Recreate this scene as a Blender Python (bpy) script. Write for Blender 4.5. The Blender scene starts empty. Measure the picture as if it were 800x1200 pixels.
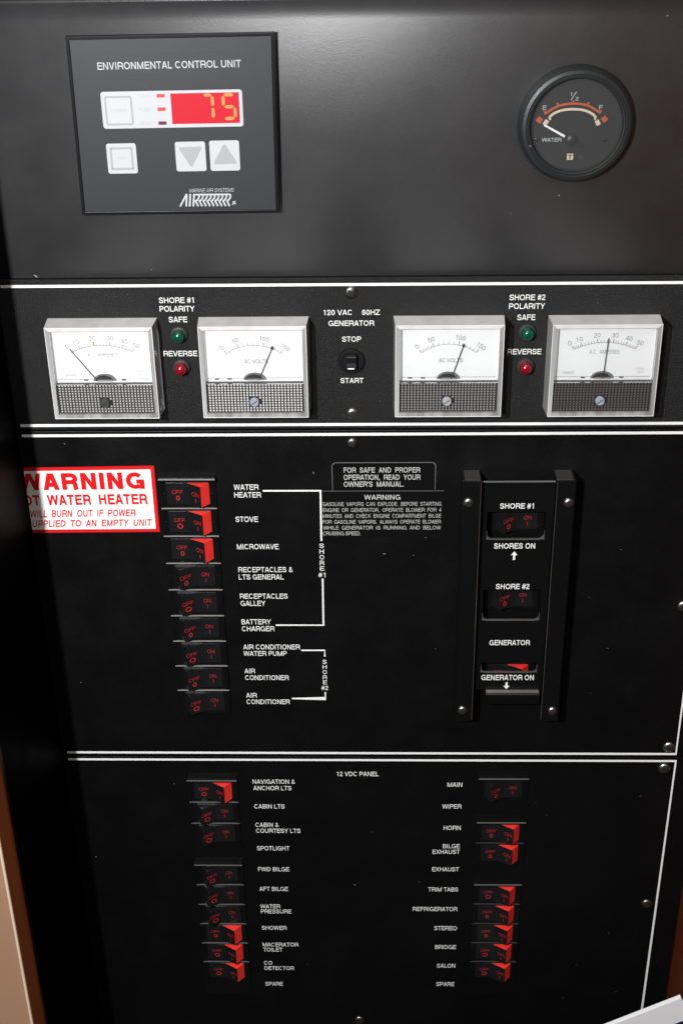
import bpy, bmesh, math, random
from mathutils import Vector, Matrix

random.seed(7)
S = bpy.context.scene
COL = S.collection
MM = 0.001
R = math.radians

# ------------------------------------------------------------------ camera
cam = bpy.data.cameras.new('camera')
cam.sensor_fit = 'VERTICAL'
cam.sensor_height = 36.0
cam.lens = 46.8
cam.clip_start = 0.02
cam.clip_end = 50.0
camo = bpy.data.objects.new('camera', cam)
COL.objects.link(camo)
_d = Vector((0.01444491, 0.87745138, 0.47944804))
_h = Vector((0.99967867, -0.00268413, -0.02520623))
_n = Vector((0.02083034, -0.47965808, 0.8772082))
right = Vector((_h.x, _n.x, -_d.x))
up = Vector((-_h.y, -_n.y, _d.y))
back = Vector((-_h.z, -_n.z, _d.z))
M = Matrix((right, up, back)).transposed().to_4x4()
M.translation = Vector((0.01983, -0.69013, 0.3772))
camo.matrix_world = M
S.camera = camo

# ------------------------------------------------------------------ world, lamps, exposure
w = bpy.data.worlds.new('World')
S.world = w
w.use_nodes = True
w.node_tree.nodes['Background'].inputs[0].default_value = (0.9, 0.95, 1.0, 1)
w.node_tree.nodes['Background'].inputs[1].default_value = 0.03


def area_lamp(name, loc, target, power, sx, sy, color=(1, 1, 1)):
    l = bpy.data.lights.new(name, 'AREA')
    l.shape = 'RECTANGLE'
    l.size, l.size_y = sx, sy
    l.energy = power
    l.color = color
    o = bpy.data.objects.new(name, l)
    COL.objects.link(o)
    o.location = loc
    o.rotation_euler = (Vector(target) - Vector(loc)).to_track_quat('-Z', 'Y').to_euler()
    return o


# the camera's flash, held up and to the left of the lens
area_lamp('flash', (-0.228, -0.690, 0.415), (0.02, 0, -0.28), 9.8, 0.014, 0.014, (0.985, 0.99, 1.0))
# added soft fill for ambient room light, above and behind the camera
area_lamp('room_fill', (-0.1, -0.9, 1.25), (0, 0, 0), 9.0, 0.9, 0.9, (1.0, 0.95, 0.88))

S.view_settings.view_transform = 'Standard'
S.view_settings.look = 'None'
S.view_settings.exposure = 0
S.view_settings.gamma = 1


# ------------------------------------------------------------------ materials
def mat(name, color, rough=0.5, spec=0.5, metal=0.0, bump=None, specks=0.0, rvar=0.0, emit=None, coat=0.0, cvar=0.0, ior=1.5):
    m = bpy.data.materials.new(name)
    m.use_nodes = True
    nt = m.node_tree
    N, L = nt.nodes, nt.links
    b = N['Principled BSDF']
    b.inputs['Base Color'].default_value = (*color, 1)
    b.inputs['Roughness'].default_value = rough
    b.inputs['IOR'].default_value = ior
    b.inputs['Metallic'].default_value = metal
    b.inputs['Specular IOR Level'].default_value = spec
    b.inputs['Coat Weight'].default_value = coat
    b.inputs['Coat Roughness'].default_value = 0.08
    if emit:
        b.inputs['Emission Color'].default_value = (*emit[0], 1)
        b.inputs['Emission Strength'].default_value = emit[1]
    tc = None
    if bump or specks or rvar or cvar:
        tc = N.new('ShaderNodeTexCoord')
    if bump:
        last = None
        for sc, st, dist in bump:
            nz = N.new('ShaderNodeTexNoise')
            nz.inputs['Scale'].default_value = sc
            nz.inputs['Detail'].default_value = 4
            L.new(tc.outputs['Object'], nz.inputs['Vector'])
            bp = N.new('ShaderNodeBump')
            bp.inputs['Strength'].default_value = st
            bp.inputs['Distance'].default_value = dist
            L.new(nz.outputs['Fac'], bp.inputs['Height'])
            if last:
                L.new(last.outputs['Normal'], bp.inputs['Normal'])
            last = bp
        L.new(last.outputs['Normal'], b.inputs['Normal'])
    if rvar:
        nz = N.new('ShaderNodeTexNoise')
        nz.inputs['Scale'].default_value = 28
        nz.inputs['Detail'].default_value = 7
        nz.inputs['Roughness'].default_value = 0.65
        L.new(tc.outputs['Object'], nz.inputs['Vector'])
        mr = N.new('ShaderNodeMapRange')
        mr.inputs['From Min'].default_value = 0.3
        mr.inputs['From Max'].default_value = 0.7
        mr.inputs['To Min'].default_value = rough - rvar
        mr.inputs['To Max'].default_value = rough + rvar
        L.new(nz.outputs['Fac'], mr.inputs['Value'])
        L.new(mr.outputs['Result'], b.inputs['Roughness'])
    colsock = None
    if cvar:
        nz = N.new('ShaderNodeTexNoise')
        nz.inputs['Scale'].default_value = 18
        nz.inputs['Detail'].default_value = 8
        L.new(tc.outputs['Object'], nz.inputs['Vector'])
        mx = N.new('ShaderNodeMix')
        mx.data_type = 'RGBA'
        mx.inputs['A'].default_value = (*[c * (1 - cvar) for c in color], 1)
        mx.inputs['B'].default_value = (*[min(1, c * (1 + cvar)) for c in color], 1)
        L.new(nz.outputs['Fac'], mx.inputs['Factor'])
        colsock = mx.outputs['Result']
    if specks:
        # stray dust: tiny pale flecks of different sizes, only in a few cells
        fac = None
        for sc, thr, r in ((55.0, 1 - specks, 0.022), (140.0, 1 - specks, 0.035)):
            vo = N.new('ShaderNodeTexVoronoi')
            vo.inputs['Scale'].default_value = sc
            L.new(tc.outputs['Object'], vo.inputs['Vector'])
            lt = N.new('ShaderNodeMath'); lt.operation = 'LESS_THAN'
            lt.inputs[1].default_value = r
            L.new(vo.outputs['Distance'], lt.inputs[0])
            sp = N.new('ShaderNodeSeparateColor')
            L.new(vo.outputs['Color'], sp.inputs['Color'])
            gt = N.new('ShaderNodeMath'); gt.operation = 'GREATER_THAN'
            gt.inputs[1].default_value = thr
            L.new(sp.outputs['Red'], gt.inputs[0])
            mu = N.new('ShaderNodeMath'); mu.operation = 'MULTIPLY'
            L.new(lt.outputs[0], mu.inputs[0]); L.new(gt.outputs[0], mu.inputs[1])
            m2 = N.new('ShaderNodeMath'); m2.operation = 'MULTIPLY'
            L.new(mu.outputs[0], m2.inputs[0]); L.new(sp.outputs['Green'], m2.inputs[1])
            if fac is None:
                fac = m2
            else:
                mxm = N.new('ShaderNodeMath'); mxm.operation = 'MAXIMUM'
                L.new(fac.outputs[0], mxm.inputs[0]); L.new(m2.outputs[0], mxm.inputs[1])
                fac = mxm
        mx = N.new('ShaderNodeMix')
        mx.data_type = 'RGBA'
        if colsock:
            L.new(colsock, mx.inputs['A'])
        else:
            mx.inputs['A'].default_value = (*color, 1)
        mx.inputs['B'].default_value = (0.30, 0.29, 0.27, 1)
        L.new(fac.outputs[0], mx.inputs['Factor'])
        colsock = mx.outputs['Result']
    if colsock:
        L.new(colsock, b.inputs['Base Color'])
    return m


def clear_mat(name, tint, haze, haze_col, rough, ior=1.49):
    """clear or hazed moulded plastic: see-through, a little body colour, a glossy skin"""
    m = bpy.data.materials.new(name)
    m.use_nodes = True
    nt = m.node_tree
    N, L = nt.nodes, nt.links
    N.remove(N['Principled BSDF'])
    out = N['Material Output']
    tr = N.new('ShaderNodeBsdfTransparent'); tr.inputs[0].default_value = (*tint, 1)
    df = N.new('ShaderNodeBsdfDiffuse'); df.inputs[0].default_value = (*haze_col, 1)
    m1 = N.new('ShaderNodeMixShader'); m1.inputs[0].default_value = haze
    L.new(tr.outputs[0], m1.inputs[1]); L.new(df.outputs[0], m1.inputs[2])
    gl = N.new('ShaderNodeBsdfGlossy'); gl.inputs['Roughness'].default_value = rough
    fr = N.new('ShaderNodeFresnel'); fr.inputs[0].default_value = ior
    m2 = N.new('ShaderNodeMixShader')
    L.new(fr.outputs[0], m2.inputs[0]); L.new(m1.outputs[0], m2.inputs[1]); L.new(gl.outputs[0], m2.inputs[2])
    L.new(m2.outputs[0], out.inputs['Surface'])
    return m


def streaky(m, lo, hi):
    nt = m.node_tree
    N, L = nt.nodes, nt.links
    mixes = [n for n in N if n.type == 'MIX_SHADER']
    tc = N.new('ShaderNodeTexCoord')
    mp = N.new('ShaderNodeMapping'); mp.inputs['Scale'].default_value = (120, 90, 10)
    nz = N.new('ShaderNodeTexNoise'); nz.inputs['Scale'].default_value = 1.0; nz.inputs['Detail'].default_value = 3
    L.new(tc.outputs['Object'], mp.inputs['Vector']); L.new(mp.outputs[0], nz.inputs['Vector'])
    mr = N.new('ShaderNodeMapRange')
    for k, v in (('From Min', 0.3), ('From Max', 0.7), ('To Min', lo), ('To Max', hi)):
        mr.inputs[k].default_value = v
    L.new(nz.outputs['Fac'], mr.inputs['Value'])
    L.new(mr.outputs['Result'], mixes[0].inputs[0])
    return m


def wood_mat(name, a, b):
    m = mat(name, a, 0.42, 0.2)
    nt = m.node_tree
    N, L = nt.nodes, nt.links
    tc = N.new('ShaderNodeTexCoord')
    mp = N.new('ShaderNodeMapping'); mp.inputs['Scale'].default_value = (90, 90, 5)
    nz = N.new('ShaderNodeTexNoise'); nz.inputs['Scale'].default_value = 2.2; nz.inputs['Detail'].default_value = 8
    L.new(tc.outputs['Object'], mp.inputs['Vector']); L.new(mp.outputs[0], nz.inputs['Vector'])
    mx = N.new('ShaderNodeMix'); mx.data_type = 'RGBA'
    mx.inputs['A'].default_value = (*a, 1); mx.inputs['B'].default_value = (*b, 1)
    L.new(nz.outputs['Fac'], mx.inputs['Factor'])
    L.new(mx.outputs['Result'], N['Principled BSDF'].inputs['Base Color'])
    return m


UPPER = mat('satin_black_laminate', (0.020, 0.020, 0.022), 0.51, 0.68, bump=[(700, 0.14, 0.0004), (2600, 0.50, 0.0004)], specks=0.08, rvar=0.035, cvar=0.35, ior=2.4)
CRINKLE = mat('crinkle_black_paint', (0.006, 0.006, 0.0066), 0.42, 0.36, bump=[(2300, 0.95, 0.0007)], specks=0.05, rvar=0.05)
SATIN = mat('satin_black_paint', (0.0028, 0.0028, 0.0030), 0.40, 0.24, bump=[(2600, 0.5, 0.0004)], specks=0.08, rvar=0.10)
BACK = mat('dark_backing', (0.006, 0.006, 0.006), 0.7, 0.2)
INK = mat('white_ink', (0.80, 0.80, 0.78), 0.5, 0.3, cvar=0.06)
BLACKPL = mat('black_plastic', (0.0035, 0.0035, 0.0038), 0.30, 0.36, bump=[(3000, 0.15, 0.0002)], specks=0.05)
ROCKER = mat('black_rocker_plastic', (0.008, 0.008, 0.009), 0.30, 0.6, bump=[(2500, 0.12, 0.0002)])
LITRIB_BAR = mat('lit_rib_and_bar_grey', (0.22, 0.21, 0.20), 0.5, 0.5, cvar=0.5)  # glint on black rib edges painted as grey; also the meter movement's bar
LITSCUFF = mat('lit_scuffed_paint', (0.050, 0.048, 0.046), 0.4, 0.5, bump=[(1500, 0.4, 0.0004)], cvar=0.8)  # scuffed black, lightened where flash strikes the upward cap
RIBTOP = mat('dim_glint_edge', (0.11, 0.107, 0.10), 0.5, 0.4, cvar=0.5)  # dimmer lit top edge of the black ribs, painted grey
RIBL = mat('dim_glint_rib', (0.085, 0.083, 0.08), 0.5, 0.4, cvar=0.5)  # left bank's rib glint, weaker light put into the grey
RIBR = mat('faint_glint_rib', (0.030, 0.029, 0.028), 0.5, 0.4, cvar=0.5)  # right bank's rib glint, painted weaker still
RED = mat('red_plastic', (0.90, 0.042, 0.032), 0.40, 0.4, cvar=0.06)
LEGEND = mat('red_legend_ink', (0.58, 0.026, 0.02), 0.5, 0.3, cvar=0.3)
DIALW = mat('white_dial_paper', (0.86, 0.86, 0.86), 0.6, 0.2)
DIALINK = mat('grey_dial_ink', (0.05, 0.05, 0.05), 0.6, 0.2)
DIALFAINT = mat('faded_dial_ink', (0.15, 0.15, 0.15), 0.6, 0.2)
NEEDLE = mat('black_needle', (0.012, 0.012, 0.012), 0.4, 0.4)
CLEAR = clear_mat('clear_acrylic', (0.97, 0.97, 0.97), 0.015, (0.8, 0.8, 0.8), 0.02)
HAZY = clear_mat('refraction_haze_acrylic', (0.92, 0.92, 0.92), 0.45, (0.86, 0.855, 0.85), 0.08)  # streaked haze stands in for refracted light in clear walls
streaky(HAZY, 0.22, 0.52)
LITTOP = streaky(clear_mat('lit_acrylic_top', (0.92, 0.91, 0.91), 0.7, (0.88, 0.865, 0.855), 0.1), 0.62, 0.74)  # clear top given extra haze where the flash lights it
LIPGLINT = clear_mat('acrylic_edge_glint', (0.9, 0.9, 0.9), 0.7, (0.88, 0.87, 0.86), 0.1)  # bright refracted edge of the case painted as a pale line
GLASS = clear_mat('gauge_glass', (0.93, 0.93, 0.94), 0.036, (0.7, 0.7, 0.72), 0.02)
GRIDB = mat('dark_grid_plate', (0.022, 0.021, 0.021), 0.4, 0.5)
GRIDD = mat('lit_grid_stud', (0.42, 0.41, 0.40), 0.3, 0.5)  # facet glints put into the stud colour
STEEL = mat('zinc_screw', (0.46, 0.44, 0.42), 0.30, 0.5, metal=1.0, bump=[(1500, 0.3, 0.0002)], cvar=0.3)
NICKEL = mat('blackened_screw', (0.20, 0.19, 0.18), 0.34, 0.5, metal=1.0, bump=[(1500, 0.3, 0.0002)], cvar=0.4)
RECESS = mat('screw_recess_dark', (0.015, 0.014, 0.013), 0.6, 0.3)  # flat dark crosses and slots laid on the heads, none cut in
STICKW = mat('white_vinyl_sticker', (0.80, 0.79, 0.78), 0.38, 0.4)
STICKR = mat('red_sticker_ink', (0.62, 0.010, 0.012), 0.4, 0.4)
LABELB = mat('black_vinyl_label', (0.004, 0.004, 0.004), 0.34, 0.25, specks=0.03)
LABELG = mat('label_grey_ink', (0.50, 0.50, 0.49), 0.5, 0.3, cvar=0.3)
EDGEG = mat('edge_glint_and_rim_grey', (0.14, 0.14, 0.14), 0.5, 0.4, cvar=0.4)
FACEP = mat('charcoal_membrane', (0.020, 0.021, 0.024), 0.46, 0.42, bump=[(2200, 0.2, 0.0003)], specks=0.04)
FRAMEB = mat('gloss_black_frame', (0.008, 0.008, 0.009), 0.22, 0.5)
BUTW = mat('white_membrane', (0.47, 0.48, 0.50), 0.4, 0.4)
BUTG = mat('pale_grey_print', (0.33, 0.335, 0.34), 0.45, 0.3)
BUTF = mat('faint_grey_print', (0.41, 0.415, 0.43), 0.45, 0.3)
WINRED = mat('lit_red_window', (0.40, 0.012, 0.022), 0.25, 0.5, emit=((1.0, 0.05, 0.08), 0.20))
DIGIT = mat('glowing_digit', (0.36, 0.15, 0.05), 0.4, 0.3, emit=((1.0, 0.40, 0.10), 0.42))
LEDR = mat('lit_red_lamp', (0.6, 0.03, 0.03), 0.4, 0.3, emit=((1.0, 0.10, 0.08), 0.55))
LEDD = mat('unlit_red_lamp', (0.14, 0.012, 0.03), 0.4, 0.4)
GREENL = mat('green_lens', (0.0, 0.06, 0.032), 0.16, 0.6, coat=0.5)
REDL = mat('red_lens', (0.20, 0.003, 0.008), 0.16, 0.6, coat=0.5)
GAUGEB = mat('gauge_bezel_black', (0.016, 0.017, 0.018), 0.36, 0.5, bump=[(1800, 0.25, 0.0003)], specks=0.30)
GAUGED = mat('gauge_dial_black', (0.012, 0.012, 0.012), 0.6, 0.3)
ORANGE = mat('orange_dial_paint', (0.48, 0.085, 0.022), 0.5, 0.3)
CREAM = mat('cream_dial_paint', (0.66, 0.54, 0.38), 0.5, 0.3)
WALLB = mat('semigloss_black_laminate', (0.0025, 0.0025, 0.0025), 0.46, 0.10, rvar=0.05, specks=0.03, ior=1.16)
BEAD = mat('black_gasket', (0.005, 0.005, 0.005), 0.3, 0.3)
WOODM = wood_mat('red_brown_wood', (0.034, 0.0075, 0.0018), (0.070, 0.016, 0.004))
WOODD = wood_mat('dark_red_wood', (0.07, 0.013, 0.004), (0.12, 0.024, 0.008))
BEIGE = mat('beige_vinyl', (0.33, 0.19, 0.115), 0.6, 0.3, bump=[(700, 0.2, 0.0005)], cvar=0.12)
EDGELIT = mat('pale_edge_highlight', (0.72, 0.55, 0.42), 0.45, 0.4)
PAPER = mat('white_card', (0.84, 0.84, 0.86), 0.5, 0.3, cvar=0.03)
NAVY = mat('navy_print', (0.015, 0.015, 0.06), 0.4, 0.4)


# ------------------------------------------------------------------ mesh building (local mm: u right, v up, z out of the panel)
class MB:
    def __init__(self):
        self.v, self.f, self.mi, self.mats = [], [], [], []
        self.cur = 0

    def use(self, m):
        if m not in self.mats:
            self.mats.append(m)
        self.cur = self.mats.index(m)
        return self

    def add(self, vs, fs):
        o = len(self.v)
        self.v += [(a * MM, -c * MM, b * MM) for a, b, c in vs]
        for f in fs:
            self.f.append([i + o for i in f])
            self.mi.append(self.cur)
        return self

    def box(self, u0, u1, v0, v1, z0, z1):
        return self.prism([(u0, v0), (u1, v0), (u1, v1), (u0, v1)], z0, z1)

    def prism(self, poly, z0, z1):
        n = len(poly)
        if sum(poly[i][0] * poly[(i + 1) % n][1] - poly[(i + 1) % n][0] * poly[i][1] for i in range(n)) < 0:
            poly = poly[::-1]
        vs = [(a, b, z0) for a, b in poly] + [(a, b, z1) for a, b in poly]
        fs = [list(range(n))[::-1], list(range(n, 2 * n))]
        fs += [[i, (i + 1) % n, n + (i + 1) % n, n + i] for i in range(n)]
        return self.add(vs, fs)

    def profile(self, poly, v0, v1):
        """poly in (u,z), extruded along v"""
        n = len(poly)
        if sum(poly[i][0] * poly[(i + 1) % n][1] - poly[(i + 1) % n][0] * poly[i][1] for i in range(n)) < 0:
            poly = poly[::-1]
        vs = [(a, v0, b) for a, b in poly] + [(a, v1, b) for a, b in poly]
        fs = [list(range(n)), list(range(n, 2 * n))[::-1]]
        fs += [[i, n + i, n + (i + 1) % n, (i + 1) % n] for i in range(n)]
        return self.add(vs, fs)

    def lathe(self, prof, cu=0, cv=0, seg=48):
        """prof: (r,z) outline walked from the outside in; ends at r=0 are closed"""
        vs, fs, rings = [], [], []
        for r, z in prof:
            if r <= 1e-6:
                rings.append([len(vs)]); vs.append((cu, cv, z))
            else:
                rings.append(list(range(len(vs), len(vs) + seg)))
                vs += [(cu + r * math.cos(2 * math.pi * k / seg), cv + r * math.sin(2 * math.pi * k / seg), z) for k in range(seg)]
        for a, b in zip(rings, rings[1:]):
            for k in range(seg):
                k2 = (k + 1) % seg
                if len(a) > 1 and len(b) > 1:
                    fs.append([a[k], a[k2], b[k2], b[k]])
                elif len(a) > 1:
                    fs.append([a[k], a[k2], b[0]])
                elif len(b) > 1:
                    fs.append([a[0], b[k2], b[k]])
        return self.add(vs, fs)

    def strip(self, pts, wd, z, th=0.0, closed=False):
        """flat painted line through pts; wd may be a list"""
        n = len(pts)
        L_, R_ = [], []
        for i in range(n):
            if closed:
                a, b = Vector(pts[i - 1]), Vector(pts[(i + 1) % n])
            else:
                a, b = Vector(pts[max(i - 1, 0)]), Vector(pts[min(i + 1, n - 1)])
            t = (b - a).normalized()
            k = 1.0
            if closed or 0 < i < n - 1:
                t1 = (Vector(pts[i]) - a).normalized()
                k = 1.0 / max(0.4, abs(t.dot(t1)))
            nn = Vector((-t.y, t.x)) * (wd[i] if isinstance(wd, (list, tuple)) else wd) * 0.5 * k
            L_.append((pts[i][0] + nn.x, pts[i][1] + nn.y)); R_.append((pts[i][0] - nn.x, pts[i][1] - nn.y))
        m = n if closed else n - 1
        if th <= 0:
            vs = [(a, b, z) for a, b in L_] + [(a, b, z) for a, b in R_]
            return self.add(vs, [[i, n + i, n + (i + 1) % n, (i + 1) % n] for i in range(m)])
        for i in range(m):
            j = (i + 1) % n
            self.prism([L_[i], R_[i], R_[j], L_[j]], z, z + th)
        return self

    def disc(self, cu, cv, r, z, seg=24):
        vs = [(cu + r * math.cos(2 * math.pi * k / seg), cv + r * math.sin(2 * math.pi * k / seg), z) for k in range(seg)]
        return self.add(vs, [list(range(seg))])

    def ball(self, cu, cv, cz, r, rings=6, seg=10):
        return self.lathe([(r * math.sin(math.pi * k / rings), cz - r * math.cos(math.pi * k / rings)) for k in range(rings + 1)], cu, cv, seg)

    def text(self, body, u0, u1, base, cap, z=0.12, bold=0.012, shear=0.0, rot=0.0, fn=None):
        vs, fs, x0, x1 = text_shape(body, bold, shear)
        k = (u1 - u0) / (x1 - x0)
        c, s = math.cos(rot), math.sin(rot)
        out = []
        for x, y, lay in vs:
            a, b = (x - x0) * k, y * cap
            a, b = u0 + a * c - b * s, base + a * s + b * c
            dz = 0.006 * lay
            if fn:
                q = fn(a, b)
                out.append((q[0], q[1], q[2] + dz))
            else:
                out.append((a, b, z + dz))
        return self.add(out, fs)

    def build(self, name, m=None, parent=None, bevel=0.0, smooth=None, loc=None):
        me = bpy.data.meshes.new(name)
        me.from_pydata(self.v, [], self.f)
        if m is not None and not self.mats:
            me.materials.append(m)
        for mm_ in self.mats:
            me.materials.append(mm_)
        if self.mats:
            me.polygons.foreach_set('material_index', self.mi)
        if smooth is not None:
            me.shade_smooth() if smooth >= 180 else me.set_sharp_from_angle(angle=R(smooth))
            if smooth < 180:
                me.polygons.foreach_set('use_smooth', [True] * len(me.polygons))
        me.update()
        o = bpy.data.objects.new(name, me)
        COL.objects.link(o)
        if parent:
            o.parent = parent
        if loc:
            o.location = (loc[0] * MM, -loc[2] * MM, loc[1] * MM)
        if bevel:
            b = o.modifiers.new('bevel', 'BEVEL')
            b.width = bevel * MM
            b.segments = 2
            b.limit_method = 'ANGLE'
            b.angle_limit = R(35)
        return o


# a plain grotesque alphabet drawn as strokes: cap height 1, stroke weight w
ADV = dict(A=667, B=667, C=722, D=722, E=640, F=600, G=778, H=722, I=278, J=500, K=680, L=556, M=833, N=722, O=778, P=667, Q=778, R=722, S=667, T=611,
           U=722, V=667, W=944, X=667, Y=667, Z=611)
ADV.update({c: 556 for c in '0123456789#'})
ADV.update({'&': 680, '.': 278, ',': 278, "'": 200, ' ': 278})


def _arc(cx, cy, rx, ry, a0, a1, n=10):
    return [(cx + rx * math.cos(R(a0 + (a1 - a0) * k / n)), cy + ry * math.sin(R(a0 + (a1 - a0) * k / n))) for k in range(n + 1)]


def glyph(c, w):
    """-> advance, strokes [(points)], polygons"""
    adv = ADV[c] / 720.0
    h = w / 2
    lb = 0.10 if c in 'BDEFHIKLMNPRU' else 0.065 if c in 'CGOQSJ0123456789&' else 0.1 if c in ".,'" else 0.03
    rb = 0.10 if c in 'HIMNU' else 0.03 if c in 'AVWXYKTZFLERP' else 0.065
    l, r = lb, adv - rb
    L, Rr, B, T, m = l + h, r - h, h, 1 - h, (l + r) / 2
    rx = (Rr - L) / 2
    S_, P_ = [], []

    def st(*p): S_.append(list(p))

    def sl(x0, y0, x1, y1, k=1.0):
        hw = h * k * math.hypot(x1 - x0, y1 - y0) / max(.05, abs(y1 - y0))
        P_.append([(x0 - hw, y0), (x0 + hw, y0), (x1 + hw, y1), (x1 - hw, y1)])

    def sp(pts):
        S_.append(smooth_path([(L + x * (Rr - L), B + y * (T - B)) for x, y in pts], 4))

    def bowl(y0, y1, x0, x1):
        ry = (y1 - y0) / 2
        q = min(ry * 1.15, (x1 - x0) * .75)
        S_.append([(x0, y1), (x1 - q, y1)] + _arc(x1 - q, (y0 + y1) / 2, q, ry, 90, -90)[1:-1] + [(x1 - q, y0), (x0, y0)])
    if c == 'A':
        d = h * 1.1
        sl(l + d, 0, m - h * .25, 1); sl(r - d, 0, m + h * .25, 1); st((l + .23, .31), (r - .23, .31))
    elif c == 'B':
        st((L, 0), (L, 1)); bowl(.53, T, L, Rr - .03); bowl(B, .53, L, Rr)
    elif c in 'CG':
        S_.append(_arc(m, .5, rx, .5 - h, 40 if c == 'C' else 42, 320 if c == 'C' else 312, 22))
        if c == 'G':
            st((m + .06, .44), (r, .44)); st((Rr, 0), (Rr, .47))
    elif c == 'D':
        st((L, 0), (L, 1)); bowl(B, T, L, Rr)
    elif c in 'EF':
        st((L, 0), (L, 1)); st((L, T), (r, T)); st((L, .53), (r - .05, .53))
        if c == 'E': st((L, B), (r + .01, B))
    elif c == 'H':
        st((L, 0), (L, 1)); st((Rr, 0), (Rr, 1)); st((L, .53), (Rr, .53))
    elif c == 'I':
        st((m, 0), (m, 1))
    elif c == 'J':
        S_.append([(Rr, 1), (Rr, .3)] + _arc(m, .3, rx, .3 - h, 0, -165)[1:])
    elif c == 'K':
        st((L, 0), (L, 1)); sl(L, .32, r - h * 1.3, 1, .9); sl(r - h * 1.2, 0, L + .24, .6, .95)
    elif c == 'L':
        st((L, 0), (L, 1)); st((L, B), (r, B))
    elif c == 'M':
        st((L, 0), (L, 1)); st((Rr, 0), (Rr, 1)); sl(L + h * .1, 1, m, 0, .85); sl(Rr - h * .1, 1, m, 0, .85)
    elif c == 'N':
        st((L, 0), (L, 1)); st((Rr, 0), (Rr, 1)); sl(L + h * .1, 1, Rr - h * .1, 0, .9)
    elif c in 'OQ0':
        S_.append(_arc(m, .5, rx, .5 - h, 0, 360, 28))
        if c == 'Q': sl(r - h, -.03, m + .08, .27)
    elif c in 'PR':
        st((L, 0), (L, 1)); bowl(.46, T, L, Rr if c == 'P' else Rr - .03)
        if c == 'R':
            S_.append([(Rr - .22, .46), (Rr - .1, .42), (Rr - .055, .3), (Rr - .04, .1), (Rr, 0)])
    elif c == 'S':
        sp([(.97, .74), (.85, .93), (.5, 1), (.15, .93), (.04, .75), (.16, .6), (.5, .52), (.85, .42), (1, .24), (.86, .06), (.5, 0), (.12, .07), (0, .28)])
    elif c == 'T':
        st((m, 0), (m, 1)); st((l, T), (r, T))
    elif c == 'U':
        S_.append([(L, 1), (L, .36)] + _arc(m, .36, rx, .36 - h, 180, 360, 14)[1:-1] + [(Rr, .36), (Rr, 1)])
    elif c == 'V':
        sl(l + h * 1.1, 1, m - h * .2, 0); sl(r - h * 1.1, 1, m + h * .2, 0)
    elif c == 'W':
        q = (r - l) / 4
        sl(l + h, 1, l + q + h * .1, 0, .95); sl(m, 1, l + q - h * .1, 0, .95); sl(m, 1, r - q + h * .1, 0, .95); sl(r - h, 1, r - q - h * .1, 0, .95)
    elif c == 'X':
        sl(l + h * 1.2, 0, r - h * 1.4, 1); sl(r - h * 1.2, 0, l + h * 1.4, 1)
    elif c == 'Y':
        sl(l + h * 1.1, 1, m, .42); sl(r - h * 1.1, 1, m, .42); st((m, 0), (m, .46))
    elif c == 'Z':
        st((l + .02, T), (r, T)); st((l, B), (r, B)); sl(l + h * 1.5, w * .6, r - h * 1.5, 1 - w * .6)
    elif c == '1':
        st((m + .05, 0), (m + .05, 1)); sl(m - .17, .76, m + .05, .97, .8)
    elif c == '2':
        sp([(.03, .7), (.12, .9), (.48, 1), (.85, .92), (.96, .73), (.85, .54), (.4, .3), (.08, .1), (.0, .0)]); st((l, B), (r, B))
    elif c == '3':
        sp([(.03, .78), (.15, .94), (.48, 1), (.84, .93), (.93, .76), (.8, .6), (.42, .54)]); sp([(.42, .54), (.85, .46), (1, .27), (.86, .07), (.48, 0), (.12, .07), (0, .26)])
    elif c == '4':
        st((r - .19, 0), (r - .19, 1)); st((l, .27), (r, .27)); sl(l + h, .28, r - .2, .98, .8)
    elif c == '5':
        st((l + .1, T), (r - .02, T)); sl(L + .02, .46, L + .07, 1, .9); sp([(.04, .5), (.45, .62), (.87, .52), (1, .3), (.86, .07), (.46, 0), (.1, .08), (0, .24)])
    elif c in '69':
        p = [(.94, .8), (.8, .95), (.5, 1), (.12, .85), (0, .45), (.12, .1), (.5, 0), (.88, .1), (1, .3), (.88, .52), (.5, .6), (.1, .48), (.02, .36)]
        sp(p if c == '6' else [(1 - x, 1 - y) for x, y in p])
    elif c == '7':
        st((l, T), (r, T)); sl(l + .2, 0, r - h, 1 - w * .5)
    elif c == '8':
        S_.append(_arc(m, .745, rx * .88, .255 - h, 0, 360, 18)); S_.append(_arc(m, .27, rx, .27 - h, 0, 360, 18))
    elif c == '#':
        st((l, .33), (r, .33)); st((l + .04, .64), (r + .02, .64)); sl(m - .19, 0, m - .06, 1, .8); sl(m + .1, 0, m + .23, 1, .8)
    elif c == '&':
        sp([(1, 0), (.7, .3), (.3, .68), (.22, .85), (.4, 1), (.6, .9), (.6, .75), (.3, .52), (.04, .28), (.12, .06), (.4, 0), (.72, .12), (.9, .42)])
    elif c in '.,':
        P_.append([(m - h * 1.1, 0), (m + h * 1.1, 0), (m + h * 1.1, w * 1.1), (m - h * 1.1, w * 1.1)])
        if c == ',': sl(m - h * .6, -.17, m + h * .2, 0.01, .8)
    elif c == "'":
        P_.append([(m - h, .68), (m + h, .68), (m + h, 1), (m - h, 1)])
    return adv, S_, P_


_tx = {}


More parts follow.
